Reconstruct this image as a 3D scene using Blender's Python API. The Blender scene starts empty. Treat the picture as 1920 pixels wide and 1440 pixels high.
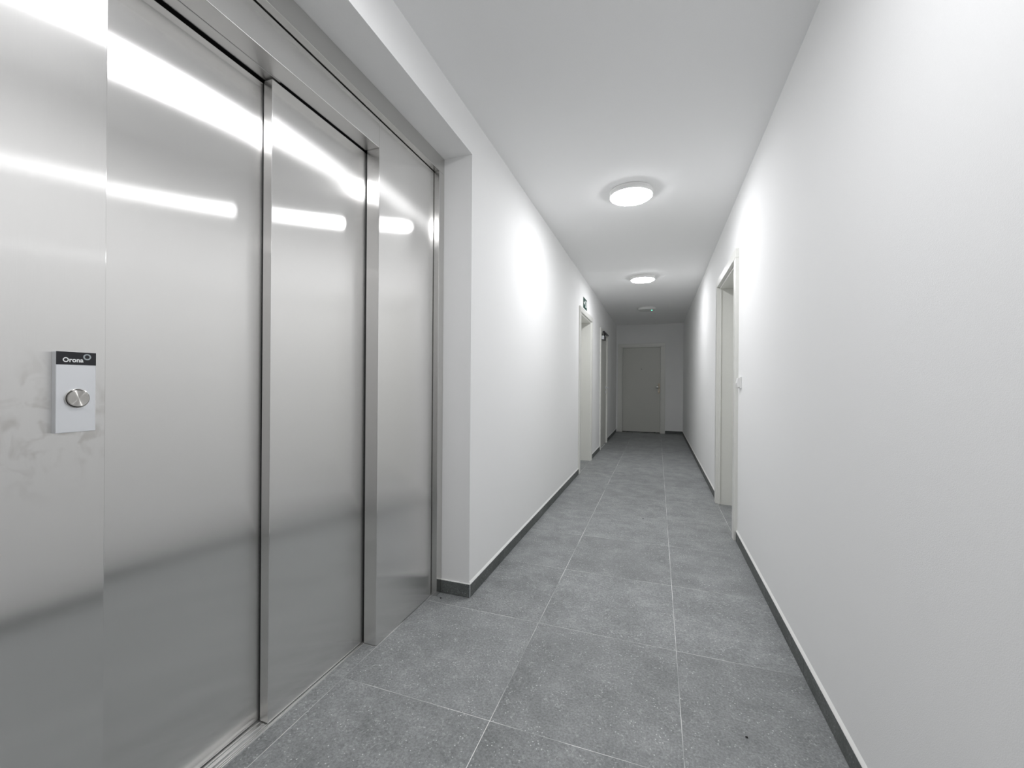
import bpy, bmesh, math, random
from mathutils import Vector, Matrix

random.seed(7)
scene = bpy.context.scene
COL = scene.collection

# ------------------------------------------------------------------ camera
CAM_H = 1.11625
cam_data = bpy.data.cameras.new('camera')
cam_data.sensor_fit = 'HORIZONTAL'
cam_data.sensor_width = 36.0
cam_data.lens = 780.09 / 1920 * 36.0
cam_data.clip_start = 0.02
cam = bpy.data.objects.new('camera', cam_data)
COL.objects.link(cam)
YAW, PITCH, ROLL = math.radians(19.262), math.radians(-0.042), math.radians(0.42)
fwd = Vector((-math.sin(YAW) * math.cos(PITCH), math.cos(YAW) * math.cos(PITCH), math.sin(PITCH)))
rgt = Vector((math.cos(YAW), math.sin(YAW), 0))
upv = rgt.cross(fwd)
r2 = rgt * math.cos(ROLL) + upv * math.sin(ROLL)
u2 = -rgt * math.sin(ROLL) + upv * math.cos(ROLL)
m = Matrix((r2, u2, -fwd)).transposed().to_4x4()
m.translation = (0, 0, CAM_H)
cam.matrix_world = m
scene.camera = cam

# ------------------------------------------------------------------ world, exposure
world = bpy.data.worlds.new('world')
scene.world = world
world.use_nodes = True
world.node_tree.nodes['Background'].inputs['Color'].default_value = (0.9, 0.95, 1.0, 1)
world.node_tree.nodes['Background'].inputs['Strength'].default_value = 0.0
scene.view_settings.view_transform = 'Standard'
scene.view_settings.look = 'None'
scene.view_settings.gamma = 1.0
scene.view_settings.use_curve_mapping = False
scene.view_settings.exposure = 1.25
scene.cycles.max_bounces = 20
scene.cycles.diffuse_bounces = 16
scene.cycles.glossy_bounces = 8
LAMP_STRENGTH = 30.0
LAMP_COLOR = (0.975, 0.98, 1.0)

# ------------------------------------------------------------------ dimensions (metres)
XR, XL = 0.547, -0.921            # plaster faces of the side walls
H = 2.5127                        # ceiling
YE, YB = 10.12, -4.722            # end wall, wall behind the camera
XA, XB, XC = -0.5161, 0.0827, -1.1134   # long tile joints
Y0, T = 1.2778, 0.6               # cross joints
XPA, XP2, XP1, XAR = -1.114, -1.187, -1.231, -1.083   # lift: frame face, near leaf, far leaf, surround
LY0, LY1, LZ = 0.255, 1.980, 2.3125      # lift recess in the left wall

# ------------------------------------------------------------------ material helpers
def mat(name):
    mt = bpy.data.materials.new(name)
    mt.use_nodes = True
    nt = mt.node_tree
    return mt, nt, nt.nodes['Principled BSDF']

def node(nt, kind, **kw):
    n = nt.nodes.new(kind)
    for k, v in kw.items():
        if k in n.inputs.keys():
            n.inputs[k].default_value = v
        else:
            setattr(n, k, v)
    return n

def ramp(nt, src, stops):
    r = nt.nodes.new('ShaderNodeValToRGB')
    el = r.color_ramp.elements
    while len(el) < len(stops):
        el.new(0.5)
    for e, (p, c) in zip(el, stops):
        e.position = p
        e.color = c if len(c) == 4 else (*c, 1)
    nt.links.new(src, r.inputs[0])
    return r.outputs[0]

def mix(nt, fac, a, b, mode='MIX'):
    n = nt.nodes.new('ShaderNodeMix')
    n.data_type = 'RGBA'
    n.blend_type = mode
    for i, v in ((0, fac), (6, a), (7, b)):
        if isinstance(v, bpy.types.NodeSocket):
            nt.links.new(v, n.inputs[i])
        else:
            n.inputs[i].default_value = v if i == 0 else ((*v, 1) if len(v) == 3 else v)
    return n.outputs[2]

def paint(name, col, rough=0.6, bump=0.0, scale=300, spec=0.4):
    mt, nt, b = mat(name)
    b.inputs['Base Color'].default_value = (*col, 1)
    b.inputs['Roughness'].default_value = rough
    b.inputs['Specular IOR Level'].default_value = spec
    geo = node(nt, 'ShaderNodeNewGeometry')
    nz = node(nt, 'ShaderNodeTexNoise', Scale=scale, Detail=3.0)
    nt.links.new(geo.outputs['Position'], nz.inputs['Vector'])
    c = mix(nt, nz.outputs['Fac'], tuple(x * 0.975 for x in col), tuple(min(1, x * 1.02) for x in col))
    nt.links.new(c, b.inputs['Base Color'])
    if bump:
        bp = node(nt, 'ShaderNodeBump', Strength=bump, Distance=0.001)
        nt.links.new(nz.outputs['Fac'], bp.inputs['Height'])
        nt.links.new(bp.outputs['Normal'], b.inputs['Normal'])
    return mt

def tile_mat(name, dark, mid, light, fleck):
    mt, nt, b = mat(name)
    geo = node(nt, 'ShaderNodeNewGeometry')
    info = node(nt, 'ShaderNodeObjectInfo')
    off = node(nt, 'ShaderNodeVectorMath', operation='MULTIPLY_ADD')
    nt.links.new(info.outputs['Random'], off.inputs[0])
    off.inputs[1].default_value = (17.0, 31.0, 5.0)
    nt.links.new(geo.outputs['Position'], off.inputs[2])
    v = off.outputs[0]
    def nz(scale, detail, rough=0.6, dist=0.0):
        n = node(nt, 'ShaderNodeTexNoise', Scale=scale, Detail=detail, Roughness=rough, Distortion=dist)
        nt.links.new(v, n.inputs['Vector'])
        return n.outputs['Fac']
    cloud = ramp(nt, nz(7, 6, 0.65), [(0.35, dark), (0.55, mid), (0.72, light)])
    grain = ramp(nt, nz(130, 4, 0.7), [(0.30, (0.66,) * 3), (0.70, (1.32,) * 3)])
    base = mix(nt, 1.0, cloud, grain, 'MULTIPLY')
    streak = ramp(nt, nz(38, 5, 0.75, 1.6), [(0.56, (0, 0, 0)), (0.66, (0.55,) * 3)])
    base = mix(nt, streak, base, tuple(0.55 * a + 0.45 * c for a, c in zip(light, fleck)))
    # shell-like pale flecks
    vo = node(nt, 'ShaderNodeTexVoronoi', Scale=85.0)
    nt.links.new(v, vo.inputs['Vector'])
    fl = ramp(nt, vo.outputs['Distance'], [(0.12, (1, 1, 1)), (0.24, (0, 0, 0))])
    gate = ramp(nt, nz(24, 3), [(0.48, (0, 0, 0)), (0.60, (0.9,) * 3)])
    fleckmask = mix(nt, 1.0, fl, gate, 'MULTIPLY')
    base = mix(nt, fleckmask, base, fleck)
    # every tile comes out of the kiln a little different
    var = node(nt, 'ShaderNodeMapRange')
    nt.links.new(info.outputs['Random'], var.inputs['Value'])
    var.inputs['To Min'].default_value = 0.93
    var.inputs['To Max'].default_value = 1.07
    cmb = node(nt, 'ShaderNodeCombineXYZ')
    for i in range(3):
        nt.links.new(var.outputs[0], cmb.inputs[i])
    base = mix(nt, 1.0, base, cmb.outputs[0], 'MULTIPLY')
    nt.links.new(base, b.inputs['Base Color'])
    rr = node(nt, 'ShaderNodeMapRange')
    nt.links.new(nz(60, 4), rr.inputs['Value'])
    rr.inputs['To Min'].default_value = 0.42
    rr.inputs['To Max'].default_value = 0.68
    nt.links.new(rr.outputs[0], b.inputs['Roughness'])
    b.inputs['Specular IOR Level'].default_value = 0.5
    bp = node(nt, 'ShaderNodeBump', Strength=0.25, Distance=0.0008)
    nt.links.new(nz(90, 5), bp.inputs['Height'])
    nt.links.new(bp.outputs['Normal'], b.inputs['Normal'])
    return mt

def steel(name, col, rough, aniso, smudge=None, haze=0.07):
    """vertically brushed stainless steel: highlights smear sideways"""
    mt, nt, pb = mat(name)
    nt.nodes.remove(pb)
    geo = node(nt, 'ShaderNodeNewGeometry')
    b = node(nt, 'ShaderNodeBsdfAnisotropic', distribution='MULTI_GGX', Anisotropy=aniso)
    tg = node(nt, 'ShaderNodeCombineXYZ', X=0.002, Y=0.0, Z=1.0)
    nt.links.new(tg.outputs[0], b.inputs['Tangent'])
    st = node(nt, 'ShaderNodeVectorMath', operation='MULTIPLY')
    nt.links.new(geo.outputs['Position'], st.inputs[0])
    st.inputs[1].default_value = (900, 900, 22)
    g = node(nt, 'ShaderNodeTexNoise', Scale=1.0, Detail=3.0)
    nt.links.new(st.outputs[0], g.inputs['Vector'])
    c = mix(nt, g.outputs['Fac'], tuple(x * 0.955 for x in col), tuple(x * 1.04 for x in col))
    rr = node(nt, 'ShaderNodeMapRange')
    nt.links.new(g.outputs['Fac'], rr.inputs['Value'])
    rr.inputs['To Min'].default_value = rough * 0.9
    rr.inputs['To Max'].default_value = rough * 1.1
    if smudge:
        (cy, cz, rad) = smudge
        sub = node(nt, 'ShaderNodeVectorMath', operation='DISTANCE')
        nt.links.new(geo.outputs['Position'], sub.inputs[0])
        sub.inputs[1].default_value = (XPA, cy, cz)
        near = ramp(nt, sub.outputs['Value'], [(0.0, (1, 1, 1)), (rad, (0, 0, 0))])
        n2 = node(nt, 'ShaderNodeTexNoise', Scale=26.0, Detail=3.0, Distortion=0.8)
        nt.links.new(geo.outputs['Position'], n2.inputs['Vector'])
        sp = ramp(nt, n2.outputs['Fac'], [(0.50, (0, 0, 0)), (0.66, (0.8,) * 3)])
        msk = mix(nt, 1.0, near, sp, 'MULTIPLY')
        c = mix(nt, msk, c, tuple(x * v for x, v in zip(col, (0.66, 0.64, 0.61))))
    h = node(nt, 'ShaderNodeBsdfAnisotropic', distribution='MULTI_GGX', Anisotropy=0.0, Roughness=0.38)
    nt.links.new(c, b.inputs['Color'])
    nt.links.new(c, h.inputs['Color'])
    nt.links.new(rr.outputs[0], b.inputs['Roughness'])
    mx = node(nt, 'ShaderNodeMixShader', Fac=haze)
    nt.links.new(b.outputs[0], mx.inputs[1])
    nt.links.new(h.outputs[0], mx.inputs[2])
    nt.links.new(mx.outputs[0], nt.nodes['Material Output'].inputs['Surface'])
    return mt

def plain(name, col, rough=0.5, metal=0.0, emit=None):
    mt, nt, b = mat(name)
    b.inputs['Base Color'].default_value = (*col, 1)
    b.inputs['Roughness'].default_value = rough
    b.inputs['Metallic'].default_value = metal
    if emit:
        b.inputs['Emission Color'].default_value = (*emit[0], 1)
        b.inputs['Emission Strength'].default_value = emit[1]
    return mt

def spun(name, col):
    """metal turned on a lathe: highlights run as spokes"""
    mt, nt, pb = mat(name)
    nt.nodes.remove(pb)
    b = node(nt, 'ShaderNodeBsdfAnisotropic', distribution='MULTI_GGX', Anisotropy=0.75, Roughness=0.3)
    b.inputs['Color'].default_value = (*col, 1)
    tg = node(nt, 'ShaderNodeTangent', direction_type='RADIAL', axis='X')
    nt.links.new(tg.outputs[0], b.inputs['Tangent'])
    nt.links.new(b.outputs[0], nt.nodes['Material Output'].inputs['Surface'])
    return mt

M_SPUN = spun('spun_metal', (0.66, 0.64, 0.61))
M_WALL = paint('white_wall_paint', (0.88, 0.88, 0.878), 0.75, 0.35, 420, 0.3)
M_CEIL = paint('white_ceiling_paint', (0.91, 0.91, 0.91), 0.85, 0.25, 300, 0.2)
M_TILE = tile_mat('grey_stone_tile', (0.215, 0.225, 0.227), (0.268, 0.279, 0.282), (0.325, 0.336, 0.339), (0.70, 0.71, 0.71))
M_SKIRT = tile_mat('dark_skirting_tile', (0.080, 0.088, 0.085), (0.110, 0.119, 0.115), (0.145, 0.154, 0.150), (0.36, 0.37, 0.37))
M_GROUT, _nt, _b = mat('pale_grout')
_g = node(_nt, 'ShaderNodeNewGeometry')
_n = node(_nt, 'ShaderNodeTexNoise', Scale=3.2, Detail=3.0)
_nt.links.new(_g.outputs['Position'], _n.inputs['Vector'])
_nt.links.new(ramp(_nt, _n.outputs['Fac'], [(0.38, (0.36, 0.37, 0.37)), (0.60, (0.85, 0.85, 0.84))]), _b.inputs['Base Color'])
_b.inputs['Roughness'].default_value = 0.9
M_BEAD = paint('white_sealant', (0.88, 0.88, 0.86), 0.35, 0.0, 200, 0.5)
M_STEEL = steel('brushed_steel', (0.90, 0.89, 0.875), 0.195, 0.84)
M_STEELJ = steel('brushed_steel_handled', (0.90, 0.89, 0.875), 0.195, 0.84, (0.47, 1.03, 0.16))
M_ARCH = steel('brushed_steel_surround', (0.66, 0.655, 0.64), 0.20, 0.5)
M_SILL = steel('ribbed_aluminium', (0.72, 0.72, 0.71), 0.30, 0.3)
M_DARK = plain('gap_shade_black', (0.012, 0.012, 0.012), 0.6)  # near-black colour standing in for shade in gaps and the lift shaft
M_ALU = plain('satin_aluminium', (0.84, 0.855, 0.88), 0.42, 0.75)
M_CHROME = plain('polished_metal', (0.80, 0.79, 0.77), 0.12, 1.0)
M_NICKEL = plain('dull_nickel', (0.36, 0.32, 0.26), 0.35, 1.0)
M_FRAME = paint('cream_white_lacquer', (0.77, 0.77, 0.735), 0.28, 0.0, 80, 0.5)
M_LEAF = paint('light_grey_door_laminate', (0.62, 0.62, 0.58), 0.35, 0.0, 90, 0.5)
M_PLAST = plain('white_plastic', (0.86, 0.86, 0.85), 0.35)
M_BLACK = plain('black_print', (0.012, 0.012, 0.016), 0.3)
M_WHITE = plain('white_print', (0.85, 0.86, 0.86), 0.4)
M_GREYP = plain('grey_print', (0.40, 0.44, 0.46), 0.4)
M_GREEN = plain('green_sign', (0.004, 0.055, 0.038), 0.4)
M_LED = plain('green_led', (0.05, 0.6, 0.3), 0.3, 0.0, ((0.10, 1.0, 0.55), 2.5))
M_DIFF = plain('lit_diffuser', (0.9, 0.9, 0.88), 0.4, 0.0, (LAMP_COLOR, LAMP_STRENGTH))
M_OPAL = plain('opal_plastic_off', (0.62, 0.63, 0.62), 0.3)
M_GRIT = plain('black_grit', (0.01, 0.01, 0.01), 0.7)

# ------------------------------------------------------------------ mesh helpers
def wloc(o):
    v = Vector((0, 0, 0))
    while o is not None:
        v += o.location
        o = o.parent
    return v

def link(name, me, loc, mt, parent=None):
    o = bpy.data.objects.new(name, me)
    COL.objects.link(o)
    if mt is not None and len(me.materials) == 0:
        me.materials.append(mt)
    if parent is not None:
        o.parent = parent
        o.location = Vector(loc) - wloc(parent)
    else:
        o.location = loc
    return o

def tag(o, label, cat, kind=None, group=None):
    o['label'] = label
    o['category'] = cat
    if kind:
        o['kind'] = kind
    if group:
        o['group'] = group
    return o

def empty(name, loc, label, cat, kind=None, group=None):
    o = bpy.data.objects.new(name, None)
    o.empty_display_size = 0.1
    COL.objects.link(o)
    o.location = loc
    return tag(o, label, cat, kind, group)

def box_mesh(name, dx, dy, dz, bev=0.0, seg=1):
    bm = bmesh.new()
    bmesh.ops.create_cube(bm, size=1)
    bmesh.ops.scale(bm, vec=(dx, dy, dz), verts=bm.verts)
    if bev:
        bmesh.ops.bevel(bm, geom=list(bm.edges), offset=bev, segments=seg, affect='EDGES', profile=0.5)
    me = bpy.data.meshes.new(name)
    bm.to_mesh(me)
    bm.free()
    return me

def box(name, x, y, z, mt, parent=None, bev=0.0, seg=1):
    (x0, x1), (y0, y1), (z0, z1) = sorted(x), sorted(y), sorted(z)
    me = box_mesh(name, x1 - x0, y1 - y0, z1 - z0, bev, seg)
    return link(name, me, ((x0 + x1) / 2, (y0 + y1) / 2, (z0 + z1) / 2), mt, parent)

def boxes(name, lst, mt, origin, parent=None, bev=0.0):
    """several blocks of one solid thing (a wall around its openings) in one mesh"""
    bm = bmesh.new()
    for (x, y, z) in lst:
        (x0, x1), (y0, y1), (z0, z1) = sorted(x), sorted(y), sorted(z)
        g = bmesh.ops.create_cube(bm, size=1)
        bmesh.ops.scale(bm, vec=(x1 - x0, y1 - y0, z1 - z0), verts=g['verts'])
        bmesh.ops.translate(bm, vec=Vector(((x0 + x1) / 2, (y0 + y1) / 2, (z0 + z1) / 2)) - Vector(origin), verts=g['verts'])
    if bev:
        bmesh.ops.bevel(bm, geom=list(bm.edges), offset=bev, segments=1, affect='EDGES')
    me = bpy.data.meshes.new(name)
    bm.to_mesh(me)
    bm.free()
    return link(name, me, origin, mt, parent)

def lathe(name, prof, loc, mt, parent=None, axis='Z', seg=48, smooth=True):
    """profile of (radius, height) turned about an axis"""
    bm = bmesh.new()
    rings = []
    for r, h in prof:
        if r < 1e-6:
            rings.append([bm.verts.new((0, 0, h))])
        else:
            rings.append([bm.verts.new((r * math.cos(2 * math.pi * k / seg), r * math.sin(2 * math.pi * k / seg), h)) for k in range(seg)])
    for a, b in zip(rings, rings[1:]):
        for k in range(seg):
            k2 = (k + 1) % seg
            if len(a) == 1 and len(b) == 1:
                continue
            if len(a) == 1:
                bm.faces.new((a[0], b[k2], b[k]))
            elif len(b) == 1:
                bm.faces.new((a[k], a[k2], b[0]))
            else:
                bm.faces.new((a[k], a[k2], b[k2], b[k]))
    bmesh.ops.recalc_face_normals(bm, faces=bm.faces)
    rot = {'Z': Matrix(), 'X': Matrix.Rotation(math.pi / 2, 4, 'Y'), '-X': Matrix.Rotation(-math.pi / 2, 4, 'Y'),
           'Y': Matrix.Rotation(-math.pi / 2, 4, 'X'), '-Y': Matrix.Rotation(math.pi / 2, 4, 'X')}[axis]
    bm.transform(rot)
    if smooth:
        for f in bm.faces:
            f.smooth = True
        for e in bm.edges:
            if len(e.link_faces) == 2 and e.calc_face_angle(0) > 0.6:
                e.smooth = False
    me = bpy.data.meshes.new(name)
    bm.to_mesh(me)
    bm.free()
    return link(name, me, loc, mt, parent)

def tube(name, pts, rad, mt, parent=None, seg=12):
    """round bar along a polyline, capped"""
    pts = [Vector(p) for p in pts]
    org = pts[0].copy()
    bm = bmesh.new()
    rings = []
    for i, p in enumerate(pts):
        d = (pts[min(i + 1, len(pts) - 1)] - pts[max(i - 1, 0)]).normalized()
        a = d.orthogonal().normalized() if i == 0 else (rings_a - d * rings_a.dot(d)).normalized()
        rings_a = a
        b = d.cross(a)
        rings.append([bm.verts.new(p - org + (a * math.cos(t) + b * math.sin(t)) * rad) for t in [2 * math.pi * k / seg for k in range(seg)]])
    for A, B in zip(rings, rings[1:]):
        for k in range(seg):
            f = bm.faces.new((A[k], A[(k + 1) % seg], B[(k + 1) % seg], B[k]))
            f.smooth = True
    bm.faces.new(rings[0][::-1])
    bm.faces.new(rings[-1])
    bmesh.ops.recalc_face_normals(bm, faces=bm.faces)
    me = bpy.data.meshes.new(name)
    bm.to_mesh(me)
    bm.free()
    return link(name, me, org, mt, parent)

def plate(name, pts2d, thick, to3d, mt, parent, org):
    """flat outlined piece; pts2d counter-clockwise, to3d maps (u, v, w) into the scene"""
    org = Vector(org)
    n = len(pts2d)
    vs = [Vector(to3d(u, v, 0)) - org for u, v in pts2d] + [Vector(to3d(u, v, thick)) - org for u, v in pts2d]
    fs = [tuple(range(n))[::-1], tuple(range(n, 2 * n))] + [(i, (i + 1) % n, n + (i + 1) % n, n + i) for i in range(n)]
    me = bpy.data.meshes.new(name)
    me.from_pydata([tuple(v) for v in vs], [], fs)
    bm = bmesh.new()
    bm.from_mesh(me)
    bmesh.ops.recalc_face_normals(bm, faces=bm.faces)
    bm.to_mesh(me)
    bm.free()
    return link(name, me, org, mt, parent)

# ------------------------------------------------------------------ openings
R_Y0, R_Y1, R_Z = 3.418, 4.335, 2.035          # opening in the right wall
L_Y0, L_Y1, L_Z = 5.20, 6.115, 2.025          # deep opening in the left wall
C_Y0, C_Y1, C_Z = 7.20, 8.12, 2.015           # door with the closer in the left wall
E_X0, E_X1, E_Z = -0.80, 0.085, 2.00          # end door
WT = 0.30                                     # side wall thickness

# ------------------------------------------------------------------ walls and ceiling
xw = (XL - WT, XL)
XLB = -1.36
wl = boxes('wall_left', [
    (xw, (YB, LY0), (0, H)),
    (xw, (LY0, LY1), (LZ, H)),
    (xw, (LY1, L_Y0), (0, H)),
    (xw, (L_Y0, L_Y1), (L_Z, H)),
    (xw, (L_Y1, C_Y0), (0, H)),
    (xw, (C_Y0, C_Y1), (C_Z, H)),
    (xw, (C_Y1, YE), (0, H))], M_WALL, (XL, 0, 0))
tag(wl, 'white plastered wall on the left with the elevator recess and two door openings', 'wall', 'structure')
xw = (XR, XR + WT)
wr = boxes('wall_right', [
    (xw, (YB, R_Y0), (0, H)),
    (xw, (R_Y0, R_Y1), (R_Z, H)),
    (xw, (R_Y1, YE), (0, H))], M_WALL, (XR, 0, 0))
tag(wr, 'long white plastered wall on the right with one door opening', 'wall', 'structure')
yw = (YE, YE + 0.25)
we = boxes('wall_end', [
    ((XL - WT, E_X0), yw, (0, H)),
    ((E_X0, E_X1), yw, (E_Z, H)),
    ((E_X1, XR + WT), yw, (0, H))], M_WALL, (0, YE, 0))
tag(we, 'dim wall closing the far end of the corridor around the end door', 'wall', 'structure')
wb = box('wall_back', (XL - WT, XR + WT), (YB - 0.2, YB), (0, H), M_WALL)
tag(wb, 'white wall closing the corridor behind the camera', 'wall', 'structure')
ce = box('ceiling', (XL - WT, XR + WT), (YB - 0.2, YE + 0.25), (H, H + 0.15), M_CEIL)
tag(ce, 'plain white ceiling running the length of the corridor', 'ceiling', 'structure')

# ------------------------------------------------------------------ floor: grout bed and single tiles
fl = box('floor', (-1.50, XR + WT), (YB - 0.2, YE + 0.25), (-0.12, -0.0004), M_GROUT)
tag(fl, 'grey stone-look tiled corridor floor with thin pale joints', 'floor', 'structure')
J = 0.0011
tile_cache = {}
def floor_tile(x0, x1, y0, y1):
    x0 += J; x1 -= J; y0 += J; y1 -= J
    key = (round(x1 - x0, 4), round(y1 - y0, 4))
    if key not in tile_cache:
        tile_cache[key] = box_mesh('floor_tile', key[0], key[1], 0.010, 0.0004)
        tile_cache[key].materials.append(M_TILE)
    o = link('floor_tile', tile_cache[key], ((x0 + x1) / 2, (y0 + y1) / 2, -0.005), None, fl)
    return o
SILL_X = -1.1775
WLJ, WRJ = -0.914, 0.5405
for k in range(-10, 15):
    ya, yb = Y0 + k * T, min(Y0 + (k + 1) * T, YE - 0.002)
    floor_tile(XA, XB, ya, yb)
    floor_tile(XB, WRJ, ya, yb)
    if yb > LY0 and ya < LY1:
        floor_tile(XC, XA, ya, yb)
    else:
        floor_tile(WLJ, XA, ya, yb)
# cut strips in front of the lift sill, and in the door openings
ly0, ly1 = 0.5535, 1.4715
for ya, yb in ((ly0, Y0 - T), (Y0 - T, Y0), (Y0, ly1)):
    floor_tile(SILL_X, XC, ya, yb)
for ya, yb in ((L_Y0 + 0.02, Y0 + 7 * T), (Y0 + 7 * T, Y0 + 8 * T), (Y0 + 8 * T, L_Y1 - 0.02)):
    floor_tile(-1.19, WLJ, max(ya, L_Y0), yb) if yb > ya else None
for ya, yb in ((R_Y0 + 0.02, Y0 + 4 * T), (Y0 + 4 * T, Y0 + 5 * T), (Y0 + 5 * T, R_Y1 - 0.02)):
    floor_tile(WRJ, 0.80, ya, yb) if yb > ya else None

# ------------------------------------------------------------------ baseboards: single tiles and a sealant bead
SK_H, SK_T = 0.067, 0.009
def baseboard(name, label, runs):
    """runs: (axis, side face coordinate, outward sign, start, end)"""
    p = empty(name, (0, 0, 0), label, 'baseboard', 'structure')
    for axis, face, sg, a, b in runs:
        cuts = [a]
        k = math.ceil((a - Y0) / T + 1e-4)
        while axis == 'y' and Y0 + k * T < b - 0.02:
            cuts.append(Y0 + k * T)
            k += 1
        cuts.append(b)
        for c0, c1 in zip(cuts, cuts[1:]):
            f = sorted((face, face + sg * SK_T))
            fb = sorted((face, face + sg * (SK_T - 0.0008)))
            s = (c0 + 0.0006, c1 - 0.0006)
            if axis == 'y':
                box('skirting_tile', f, s, (0.0015, SK_H), M_SKIRT, p, 0.0008)
            else:
                box('skirting_tile', s, f, (0.0015, SK_H), M_SKIRT, p, 0.0008)
        # sloping bead along the top edge
        t2 = SK_T - 0.001
        pr = [(0, SK_H), (sg * t2, SK_H), (sg * t2, SK_H + 0.003), (0, SK_H + 0.013)]
        n = 4
        vs, fs = [], []
        for c in (a, b):
            for d, z in pr:
                vs.append((face + d, c, z) if axis == 'y' else (c, face + d, z))
        fs = [(0, 1, 2, 3), (7, 6, 5, 4)] + [(i, (i + 1) % 4, 4 + (i + 1) % 4, 4 + i) for i in range(4)]
        me = bpy.data.meshes.new('sealant_bead')
        me.from_pydata(vs, [], fs)
        bm = bmesh.new(); bm.from_mesh(me)
        bmesh.ops.recalc_face_normals(bm, faces=bm.faces)
        bm.to_mesh(me); bm.free()
        link('sealant_bead', me, (0, 0, 0), M_BEAD, p)
    return p
CW = 0.070   # casing width
bl = baseboard('baseboard_left', 'dark tile baseboard along the left wall turning into the elevator recess', [
    ('y', XL, 1, YB, LY0),
    ('y', XL, 1, LY1, L_Y0 - CW), ('y', XL, 1, L_Y1 + CW, C_Y0 - CW), ('y', XL, 1, C_Y1 + CW, YE)])
# return into the lift recess (faces the camera)
box('skirting_tile', (XAR, XL + SK_T - 0.0006), (LY1 - SK_T, LY1), (0.0015, SK_H), M_SKIRT, bl, 0.0008)
box('sealant_bead', (XAR, XL + SK_T - 0.001), (LY1 - SK_T + 0.001, LY1), (SK_H, SK_H + 0.004), M_BEAD, bl, 0.0012)
box('corner_profile', (XL + SK_T - 0.0012, XL + SK_T + 0.0012), (LY1 - SK_T - 0.0012, LY1 - SK_T + 0.0012), (0.001, SK_H + 0.002), M_ALU, bl)
baseboard('baseboard_right', 'dark tile baseboard with white sealant along the right wall', [
    ('y', XR, -1, YB, R_Y0 - CW), ('y', XR, -1, R_Y1 + CW, YE)])
baseboard('baseboard_end', 'short dark baseboard on the end wall right of the end door', [
    ('x', YE, -1, E_X1 + 0.085, XR - SK_T)])

# ------------------------------------------------------------------ side door openings
def side_door(name, label, sgn, xf, ya, yb, ztop, leaf_depth, kind):
    """sgn = +1: the wall body lies towards +x of its face xf"""
    root = empty(name, (xf, (ya + yb) / 2, 0), label, 'door', 'structure')
    proud = 0.024 if sgn > 0 else 0.018
    cx = (xf - sgn * proud, xf + sgn * 0.001)
    CT = 0.066
    lin = 0.018
    # casing: head runs over the full width, the uprights butt under it
    box('casing_head', cx, (ya - CW, yb + CW), (ztop, ztop + CT), M_FRAME, root, 0.002)
    for s in (0, 1):
        yy = (ya - CW, ya) if s == 0 else (yb, yb + CW)
        box('casing_upright', cx, yy, (0.001, ztop - 0.0008), M_FRAME, root, 0.002)
    dep = (xf + sgn * 0.001, xf + sgn * (leaf_depth + 0.055))
    for s in (0, 1):
        yy = (ya + 0.0005, ya + lin) if s == 0 else (yb - lin, yb - 0.0005)
        box('lining_upright', dep, yy, (0.001, ztop - lin), M_FRAME, root, 0.001)
    box('lining_head', dep, (ya + 0.0005, yb - 0.0005), (ztop - lin, ztop - 0.0005), M_FRAME, root, 0.001)
    return root

def lever_handle(leaf, x, y, z, sgn, along):
    """lever and cylinder rosettes on a leaf face at x, standing out by -sgn"""
    ax = '-X' if sgn > 0 else 'X'
    h = lathe('handle_rosette', [(0, 0), (0.026, 0), (0.026, 0.006), (0.022, 0.009), (0, 0.009)], (x, y, z), M_ALU, leaf, ax, 32)
    d = -sgn
    tube('lever', [(x, y, z), (x + d * 0.038, y, z), (x + d * 0.050, y + along * 0.004, z), (x + d * 0.054, y + along * 0.016, z), (x + d * 0.054, y + along * 0.125, z)], 0.0095, M_ALU, leaf)
    lathe('cylinder_rosette', [(0, 0), (0.026, 0), (0.026, 0.006), (0.022, 0.009), (0.009, 0.009), (0.009, 0.014), (0, 0.014)], (x, y, z - 0.085), M_ALU, leaf, ax, 32)

d3 = side_door('door_3', 'cream door frame in a deep reveal on the right wall beside the light switch', 1, XR, R_Y0, R_Y1, R_Z, 0.19, 'open')
lf = box('leaf', (XR + 0.192, XR + 0.232), (R_Y0 + 0.022, R_Y1 - 0.022), (0.008, R_Z - 0.022), M_LEAF, d3, 0.001)
lever_handle(lf, XR + 0.192, R_Y0 + 0.085, 1.05, 1, 1)
box('door_stop', (XR + 0.006, XR + 0.014), (R_Y1 - 0.030, R_Y1 - 0.018), (0.012, R_Z - 0.03), M_FRAME, d3, 0.001)

d2 = side_door('door_2', 'cream door frame in a deep reveal on the left wall under the green sign', -1, XL, L_Y0, L_Y1, L_Z, 0.19, 'open')
lf = box('leaf', (XL - 0.232, XL - 0.192), (L_Y0 + 0.022, L_Y1 - 0.022), (0.008, L_Z - 0.022), M_LEAF, d2, 0.001)
lever_handle(lf, XL - 0.192, L_Y0 + 0.085, 1.05, -1, 1)

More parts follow.
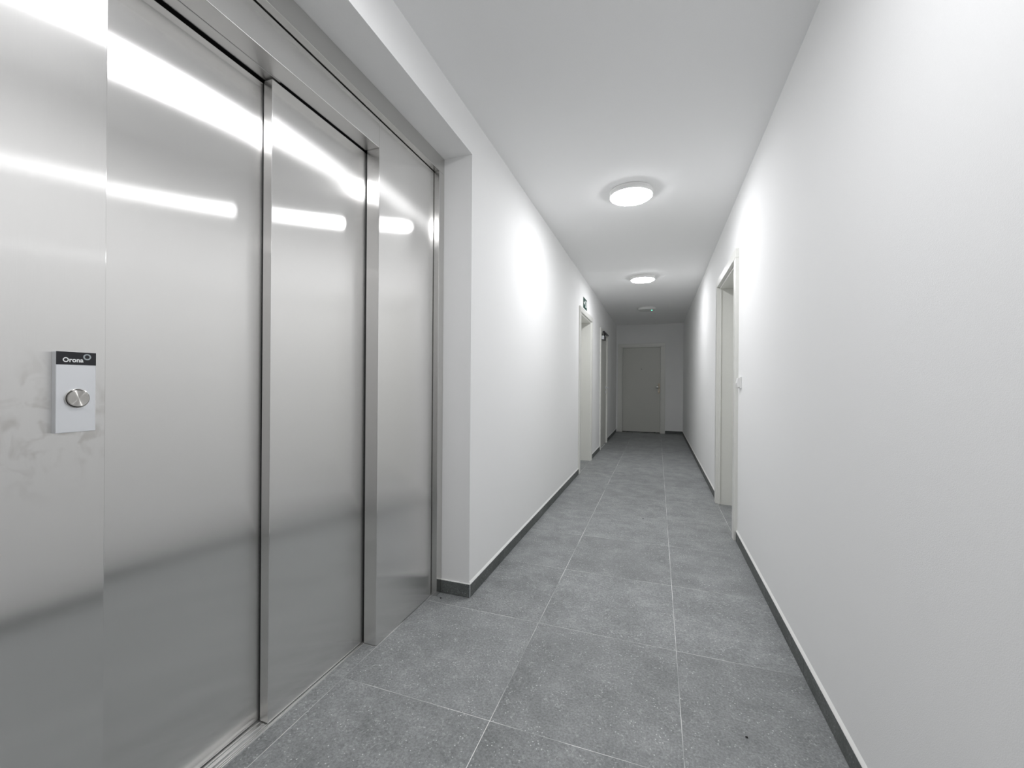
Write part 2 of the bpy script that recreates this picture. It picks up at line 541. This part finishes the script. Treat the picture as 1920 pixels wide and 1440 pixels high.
d4 = side_door('door_4', 'closed grey door with black closer and lever handle on the far left wall', -1, XL, C_Y0, C_Y1, C_Z, 0.012, 'closed')
lf = box('leaf', (XL - 0.050, XL - 0.008), (C_Y0 + 0.020, C_Y1 - 0.020), (0.014, C_Z - 0.020), M_LEAF, d4, 0.001)
lever_handle(lf, XL - 0.008, C_Y1 - 0.085, 1.055, -1, -1)
cl = box('door_closer', (XL - 0.008, XL + 0.040), (C_Y0 + 0.17, C_Y0 + 0.42), (C_Z - 0.115, C_Z - 0.045), M_BLACK, lf, 0.003)
box('closer_end_cap', (XL - 0.006, XL + 0.038), (C_Y0 + 0.166, C_Y0 + 0.171), (C_Z - 0.112, C_Z - 0.048), M_ALU, lf, 0.001)
box('closer_slide_rail', (XL + 0.019, XL + 0.050), (C_Y0 + 0.14, C_Y0 + 0.80), (C_Z + 0.004, C_Z + 0.028), M_BLACK, lf, 0.002)
tube('closer_arm', [(XL + 0.030, C_Y0 + 0.30, C_Z - 0.046), (XL + 0.034, C_Y0 + 0.30, C_Z - 0.010), (XL + 0.034, C_Y0 + 0.62, C_Z + 0.006)], 0.009, M_BLACK, lf)

# ------------------------------------------------------------------ end door
d1 = empty('door_1', ((E_X0 + E_X1) / 2, YE, 0), 'closed pale door with knob and spyhole in the end wall', 'door', 'structure')
cy = (YE - 0.016, YE + 0.001)
box('casing_head', (E_X0 - 0.088, E_X1 + 0.082), cy, (E_Z, E_Z + 0.068), M_FRAME, d1, 0.002)
box('casing_upright', (E_X0 - 0.088, E_X0), cy, (0.001, E_Z - 0.0006), M_FRAME, d1, 0.002)
box('casing_upright', (E_X1, E_X1 + 0.082), cy, (0.001, E_Z - 0.0006), M_FRAME, d1, 0.002)
for xx in ((E_X0 + 0.0005, E_X0 + 0.020), (E_X1 - 0.020, E_X1 - 0.0005)):
    box('lining_upright', xx, (YE + 0.001, YE + 0.16), (0.001, E_Z - 0.02), M_FRAME, d1, 0.001)
box('lining_head', (E_X0 + 0.0005, E_X1 - 0.0005), (YE + 0.001, YE + 0.16), (E_Z - 0.02, E_Z - 0.0005), M_FRAME, d1, 0.001)
lf = box('leaf', (E_X0 + 0.022, E_X1 - 0.022), (YE + 0.030, YE + 0.072), (0.020, E_Z - 0.023), M_LEAF, d1, 0.001)
box('bottom_gap_shade', (E_X0 + 0.12, E_X1 - 0.12), (YE + 0.034, YE + 0.062), (0.003, 0.020), M_DARK, lf)  # black strip added for the shade in the gap under the leaf
lathe('spyhole', [(0, 0), (0.008, 0), (0.008, 0.003), (0.005, 0.004), (0, 0.003)], (-0.349, YE + 0.030, 1.478), M_BLACK, lf, '-Y', 20)
px, pz0, pz1, pr = 0.034, 0.915, 1.148, 0.021
outline = [(px + pr * math.cos(t), pz0 + pr + pr * math.sin(t)) for t in [math.pi + math.pi * k / 10 for k in range(11)]] + \
          [(px + pr * math.cos(t), pz1 - pr + pr * math.sin(t)) for t in [math.pi * k / 10 for k in range(11)]]
pl = plate('handle_plate', outline, 0.009, lambda u, v, w: (u, YE + 0.030 - w, v), M_NICKEL, lf, (px, YE + 0.030, (pz0 + pz1) / 2))
tube('knob_neck', [(px, YE + 0.021, 1.062), (px - 0.006, YE - 0.002, 1.062), (px - 0.034, YE - 0.016, 1.062), (px - 0.038, YE - 0.024, 1.062)], 0.011, M_CHROME, lf)
lathe('knob', [(0, 0), (0.018, 0), (0.030, 0.006), (0.034, 0.016), (0.031, 0.026), (0.020, 0.033), (0, 0.036)], (px - 0.038, YE - 0.022, 1.062), M_CHROME, lf, '-Y', 32)
lathe('lock_cylinder', [(0, 0), (0.009, 0), (0.009, 0.006), (0, 0.006)], (px, YE + 0.021, 0.985), M_CHROME, lf, '-Y', 20)

# ------------------------------------------------------------------ lift entrance
lift = empty('elevator_entrance', (XPA, (ly0 + ly1) / 2, 0), 'brushed stainless steel elevator entrance with two telescopic sliding doors', 'elevator')
SZ = 0.004
AW = 0.055
# surround standing proud of the frame
box('surround_upright', (XAR - 0.10, XAR), (LY1 - AW, LY1 - 0.0005), (0.001, LZ - 0.085 - 0.0006), M_ARCH, lift, 0.001)
box('surround_upright', (XAR - 0.10, XAR), (LY0 + 0.0005, LY0 + AW), (0.001, LZ - 0.085 - 0.0006), M_ARCH, lift, 0.001)
box('surround_head', (XAR - 0.10, XAR), (LY0 + 0.0005, LY1 - 0.0005), (LZ - 0.085, LZ - 0.0005), M_ARCH, lift, 0.001)
HZ0, HZ1 = 2.107, LZ - 0.085 - 0.004
gap = 0.005
JX = XP2 + 0.010
box('jamb_panel', (JX, XPA), (ly1, LY1 - AW - gap), (SZ, HZ1), M_STEEL, lift, 0.0018, 2)
jl = box('jamb_panel', (JX, XPA), (LY0 + AW + gap, ly0), (SZ, HZ1), M_STEELJ, lift, 0.0018, 2)
box('header_panel', (XP2 + 0.0035, XPA), (ly0 + 0.001, ly1 - 0.0015), (HZ0, HZ1), M_STEEL, lift, 0.0018, 2)
p2y0 = 1.0165
box('inner_header_panel', (XP1 + 0.004, XP2 + 0.0015), (ly0 + 0.001, p2y0 + 0.030), (HZ0 + 0.0005, HZ1), M_STEEL, lift, 0.0012)
box('track_gap_shade', (XP1 - 0.06, XP1 + 0.0035), (ly0 + 0.001, ly1 - 0.0015), (HZ0 + 0.004, HZ1), M_DARK, lift)  # solid black block in place of the shade above the far leaf
box('track_gap_shade', (XP1 + 0.004, XP2 + 0.003), (p2y0 + 0.031, ly1 - 0.0015), (HZ0 + 0.004, HZ1), M_DARK, lift)  # same black block of shade above the near leaf
box('shadow_gap_backing', (XPA - 0.05, XPA - 0.02), (LY0 + AW, LY1 - AW), (HZ1 + 0.0005, LZ - 0.0855), M_DARK, lift)  # black backing paints the shade into the joint under the surround head
box('shadow_gap_backing', (XPA - 0.05, XPA - 0.012), (LY1 - AW - gap + 0.0005, LY1 - AW - 0.0005), (SZ, HZ1), M_DARK, lift)  # black backing paints the shade into the upright joint
# sliding leaves
box('sliding_door', (XP2 - 0.036, XP2), (p2y0, ly1 + 0.06), (0.006, HZ0 - 0.006), M_STEEL, lift, 0.0018, 2)
box('sliding_door', (XP1 - 0.036, XP1), (ly0 - 0.06, p2y0 + 0.05), (0.006, HZ0 - 0.008), M_STEEL, lift, 0.0018, 2)
box('door_edge_shade', (XP1 + 0.0005, XP1 + 0.0075), (p2y0 + 0.003, p2y0 + 0.012), (0.008, HZ0 - 0.010), M_DARK, lift)  # black strip added as the shade in the gap between the leaves
box('door_edge_shade', (XP2 + 0.0005, XP2 + 0.0095), (ly1 + 0.003, ly1 + 0.012), (0.008, HZ0 - 0.010), M_DARK, lift)  # black strip added as the shade between near leaf and jamb
# ribbed sill
sill = box('door_sill', (-1.34, SILL_X + 0.0005), (ly0 + 0.0005, ly1 - 0.0005), (-0.0015, -0.0004), M_SILL, lift)
for xa, xb in ((-1.1820, -1.1780), (-1.1885, -1.1840), (-1.1975, -1.1910), (-1.2180, -1.2060), (-1.2295, -1.2220), (-1.29, -1.25)):
    box('sill_rib', (xa, xb), (ly0 + 0.001, ly1 - 0.001), (-0.0005, 0.0030), M_SILL, sill, 0.0006)
box('shaft_backing', (-1.36, -1.345), (LY0 - 0.03, LY1 + 0.03), (0, LZ), M_DARK, lift)

# ------------------------------------------------------------------ call panel on the left jamb
PF = -1.0995
cp = empty('elevator_call_panel', (XPA, 0.4995, 1.0128), 'small aluminium elevator call panel with one round button', 'call panel')
pb = box('face_plate', (XPA + 0.0003, PF), (0.469, 0.530), (1.0128, 1.1732), M_ALU, cp, 0.0008)
pb['label'] = 'satin aluminium plate'
nb = box('name_strip', (PF - 0.001, PF + 0.0004), (0.4693, 0.5297), (1.1474, 1.1730), M_BLACK, cp)
nb['label'] = 'black name strip reading Orona'

cu = bpy.data.curves.new('lettering', 'FONT')
cu.body = 'Orona'
cu.size = 0.0122
cu.offset = 0.00034
cu.extrude = 0.0001
cu.space_character = 1.02
tmp = bpy.data.objects.new('lettering_curve', cu)
COL.objects.link(tmp)
bpy.context.view_layer.update()
me = bpy.data.meshes.new_from_object(tmp.evaluated_get(bpy.context.evaluated_depsgraph_get()))
bpy.data.objects.remove(tmp)
xs = [v.co.x for v in me.vertices]
x0, x1 = min(xs), max(xs)
sc = 0.0312 / (x1 - x0)
TZ = 1.1530
for v in me.vertices:
    u = (v.co.x - x0) * sc
    v.co = (v.co.z, u, v.co.y * 1.02)
me.materials.clear()
le = link('lettering', me, (PF + 0.0006, 0.4785, TZ), M_WHITE, nb)
lathe('logo_ring', [(0.0038, 0), (0.0062, 0), (0.0062, 0.0004), (0.0038, 0.0004), (0.0038, 0)], (PF + 0.0004, 0.5155, 1.1640), M_GREYP, nb, 'X', 32)
lathe('button_bezel', [(0.0177, 0), (0.0194, 0), (0.0192, 0.0024), (0.0184, 0.0028), (0.0177, 0.0024), (0.0177, 0)], (PF, 0.5000, 1.0805), M_CHROME, cp, 'X', 48)
lathe('button_gap', [(0, 0), (0.0178, 0), (0.0178, 0.0010), (0, 0.0010)], (PF - 0.0002, 0.5000, 1.0805), M_BLACK, cp, 'X', 48)
bt = lathe('call_button', [(0.0164, 0), (0.0164, 0.0056), (0.0158, 0.0062), (0, 0.0062)], (PF + 0.0008, 0.5000, 1.0805), M_SPUN, cp, 'X', 48)
bt['label'] = 'round spun metal button'

# ------------------------------------------------------------------ ceiling lamps
LX = -0.190
lamp_group = 'round ceiling lamps in a row'
RING = [(0, 0), (0.145, 0), (0.1520, -0.003), (0.1520, -0.016), (0.1502, -0.0175), (0.1520, -0.019), (0.1520, -0.036), (0.1495, -0.0395), (0.1440, -0.0395)]
FACE = [(0.1440, -0.0390), (0.1430, -0.0430), (0.1380, -0.0470), (0.120, -0.0495), (0.07, -0.0510), (0, -0.0515)]
def ceiling_lamp(y, label, lit):
    t = empty('ceiling_lamp', (LX, y, H), label, 'ceiling lamp', None, lamp_group)
    lathe('lamp_ring', [(r, h) for r, h in RING], (LX, y, H - 0.0005), M_PLAST, t)
    lathe('diffuser', FACE, (LX, y, H - 0.0005), M_DIFF if lit else M_OPAL, t)
    return t
ceiling_lamp(3.12, 'largest lit round white ceiling lamp, nearest in view', True)
ceiling_lamp(5.65, 'smaller lit round white ceiling lamp between the nearest lamp and the unlit one', True)
t3 = ceiling_lamp(7.95, 'unlit round ceiling lamp with a green light near the end door', False)
lathe('indicator_light', [(0, -0.006), (0.010, -0.005), (0.013, 0)], (LX + 0.085, 7.95 - 0.03, H - 0.049), M_LED, t3, 'Z', 20)
ceiling_lamp(0.74, 'lit round ceiling lamp in front of the elevator, seen as the upper glare streak', True)

# ------------------------------------------------------------------ exit sign over the left opening
sx = XL + 0.004
SY0, SY1, SZ0, SZ1 = 5.425, 5.705, 2.117, 2.257
sg = box('exit_sign', (XL + 0.0004, sx), (SY0, SY1), (SZ0, SZ1), M_GREEN, None, 0.0008)
tag(sg, 'small dark green exit sign with white pictogram above the left opening', 'sign')
W, Hh = SY1 - SY0, SZ1 - SZ0
def S(u, v, w):
    return (sx + w, SY0 + u * W, SZ0 + v * Hh)
def mark(name, pts, th=0.0006, mt=M_WHITE, base=0.0):
    return plate(name, pts, th, lambda u, v, w: S(u, v, w + base), mt, sg, S(0.5, 0.5, 0))
DU, DV, DW, DH = 0.54, 0.20, 0.32, 0.64      # doorway rectangle within the sign
def D(pts):
    return [(DU + u * DW, DV + v * DH) for u, v in pts]
mark('doorway_mark', D([(0, 0), (1, 0), (1, 1), (0, 1)]))
mark('arrow_mark', [(0.12, 0.46), (0.24, 0.46), (0.24, 0.28), (0.42, 0.52), (0.24, 0.76), (0.24, 0.58), (0.12, 0.58)])
# running figure stepping into the doorway
circ = [(0.42 + 0.11 * math.cos(t), 0.86 + 0.10 * math.sin(t)) for t in [2 * math.pi * k / 14 for k in range(14)]]
mark('figure_head_mark', D(circ), 0.0005, M_GREEN, 0.0006)
mark('figure_body_mark', D([(0.18, 0.44), (0.36, 0.38), (0.54, 0.68), (0.36, 0.74), (0.12, 0.68), (0.06, 0.52), (0.15, 0.52), (0.20, 0.62), (0.27, 0.62)]), 0.0005, M_GREEN, 0.0006)
mark('figure_leg_mark', D([(0.20, 0.43), (0.36, 0.38), (0.54, 0.26), (0.42, 0.06), (0.33, 0.07), (0.39, 0.25)]), 0.0005, M_GREEN, 0.0006)
mark('figure_leg_mark', D([(0.18, 0.44), (0.30, 0.39), (0.08, 0.16), (0.03, 0.18), (0.12, 0.38)]), 0.0005, M_GREEN, 0.0006)

# ------------------------------------------------------------------ switches
sw = empty('light_switch', (XR, 3.262, 1.135), 'white rocker light switch on the right wall beside the door frame', 'switch')
box('switch_frame', (XR - 0.010, XR - 0.0003), (3.222, 3.302), (1.095, 1.177), M_PLAST, sw, 0.002, 2)
rk = [(0.0, -0.031), (-0.0145, -0.031), (-0.019, -0.004), (-0.011, 0.031), (0.0, 0.031)]
vs = [(x, y, z) for y in (-0.031, 0.031) for x, z in rk]
n = len(rk)
fs = [tuple(range(n)), tuple(range(n, 2 * n))[::-1]] + [(i, n + i, n + (i + 1) % n, (i + 1) % n) for i in range(n)]
me = bpy.data.meshes.new('rocker')
me.from_pydata(vs, [], fs)
bm = bmesh.new(); bm.from_mesh(me); bmesh.ops.recalc_face_normals(bm, faces=bm.faces); bm.to_mesh(me); bm.free()
link('rocker', me, (XR - 0.0085, 3.262, 1.136), M_PLAST, sw)

bell = empty('doorbell', (0.262, YE, 1.087), 'small white doorbell push on the end wall right of the end door', 'doorbell')
box('bell_frame', (0.230, 0.294), (YE - 0.009, YE - 0.0003), (1.055, 1.119), M_PLAST, bell, 0.002)
box('push_button', (0.240, 0.284), (YE - 0.0125, YE - 0.009), (1.065, 1.109), M_PLAST, bell, 0.0015)

# ------------------------------------------------------------------ grit on the floor
def grit(x, y, s, label):
    bm = bmesh.new()
    bmesh.ops.create_icosphere(bm, subdivisions=1, radius=1)
    for v in bm.verts:
        v.co *= random.uniform(0.75, 1.2)
        v.co = Vector((v.co.x * s * 1.3, v.co.y * s * 0.8, (v.co.z) * s * 0.5))
    zmin = min(v.co.z for v in bm.verts)
    for v in bm.verts:
        v.co.z -= zmin
    me = bpy.data.meshes.new('grit_chip')
    bm.to_mesh(me); bm.free()
    o = link('grit_chip', me, (x, y, 0), M_GRIT)
    tag(o, label, 'debris', None, 'black grit on the floor tiles')
grit(0.2751, 1.4922, 0.0045, 'small black grit chip on the floor tile nearest the right wall')
grit(-1.0538, 1.9167, 0.0050, 'small black grit chip on the floor by the corner of the elevator recess')
grit(-0.1033, 3.6268, 0.0055, 'small dark grit chip in the middle of the corridor floor')
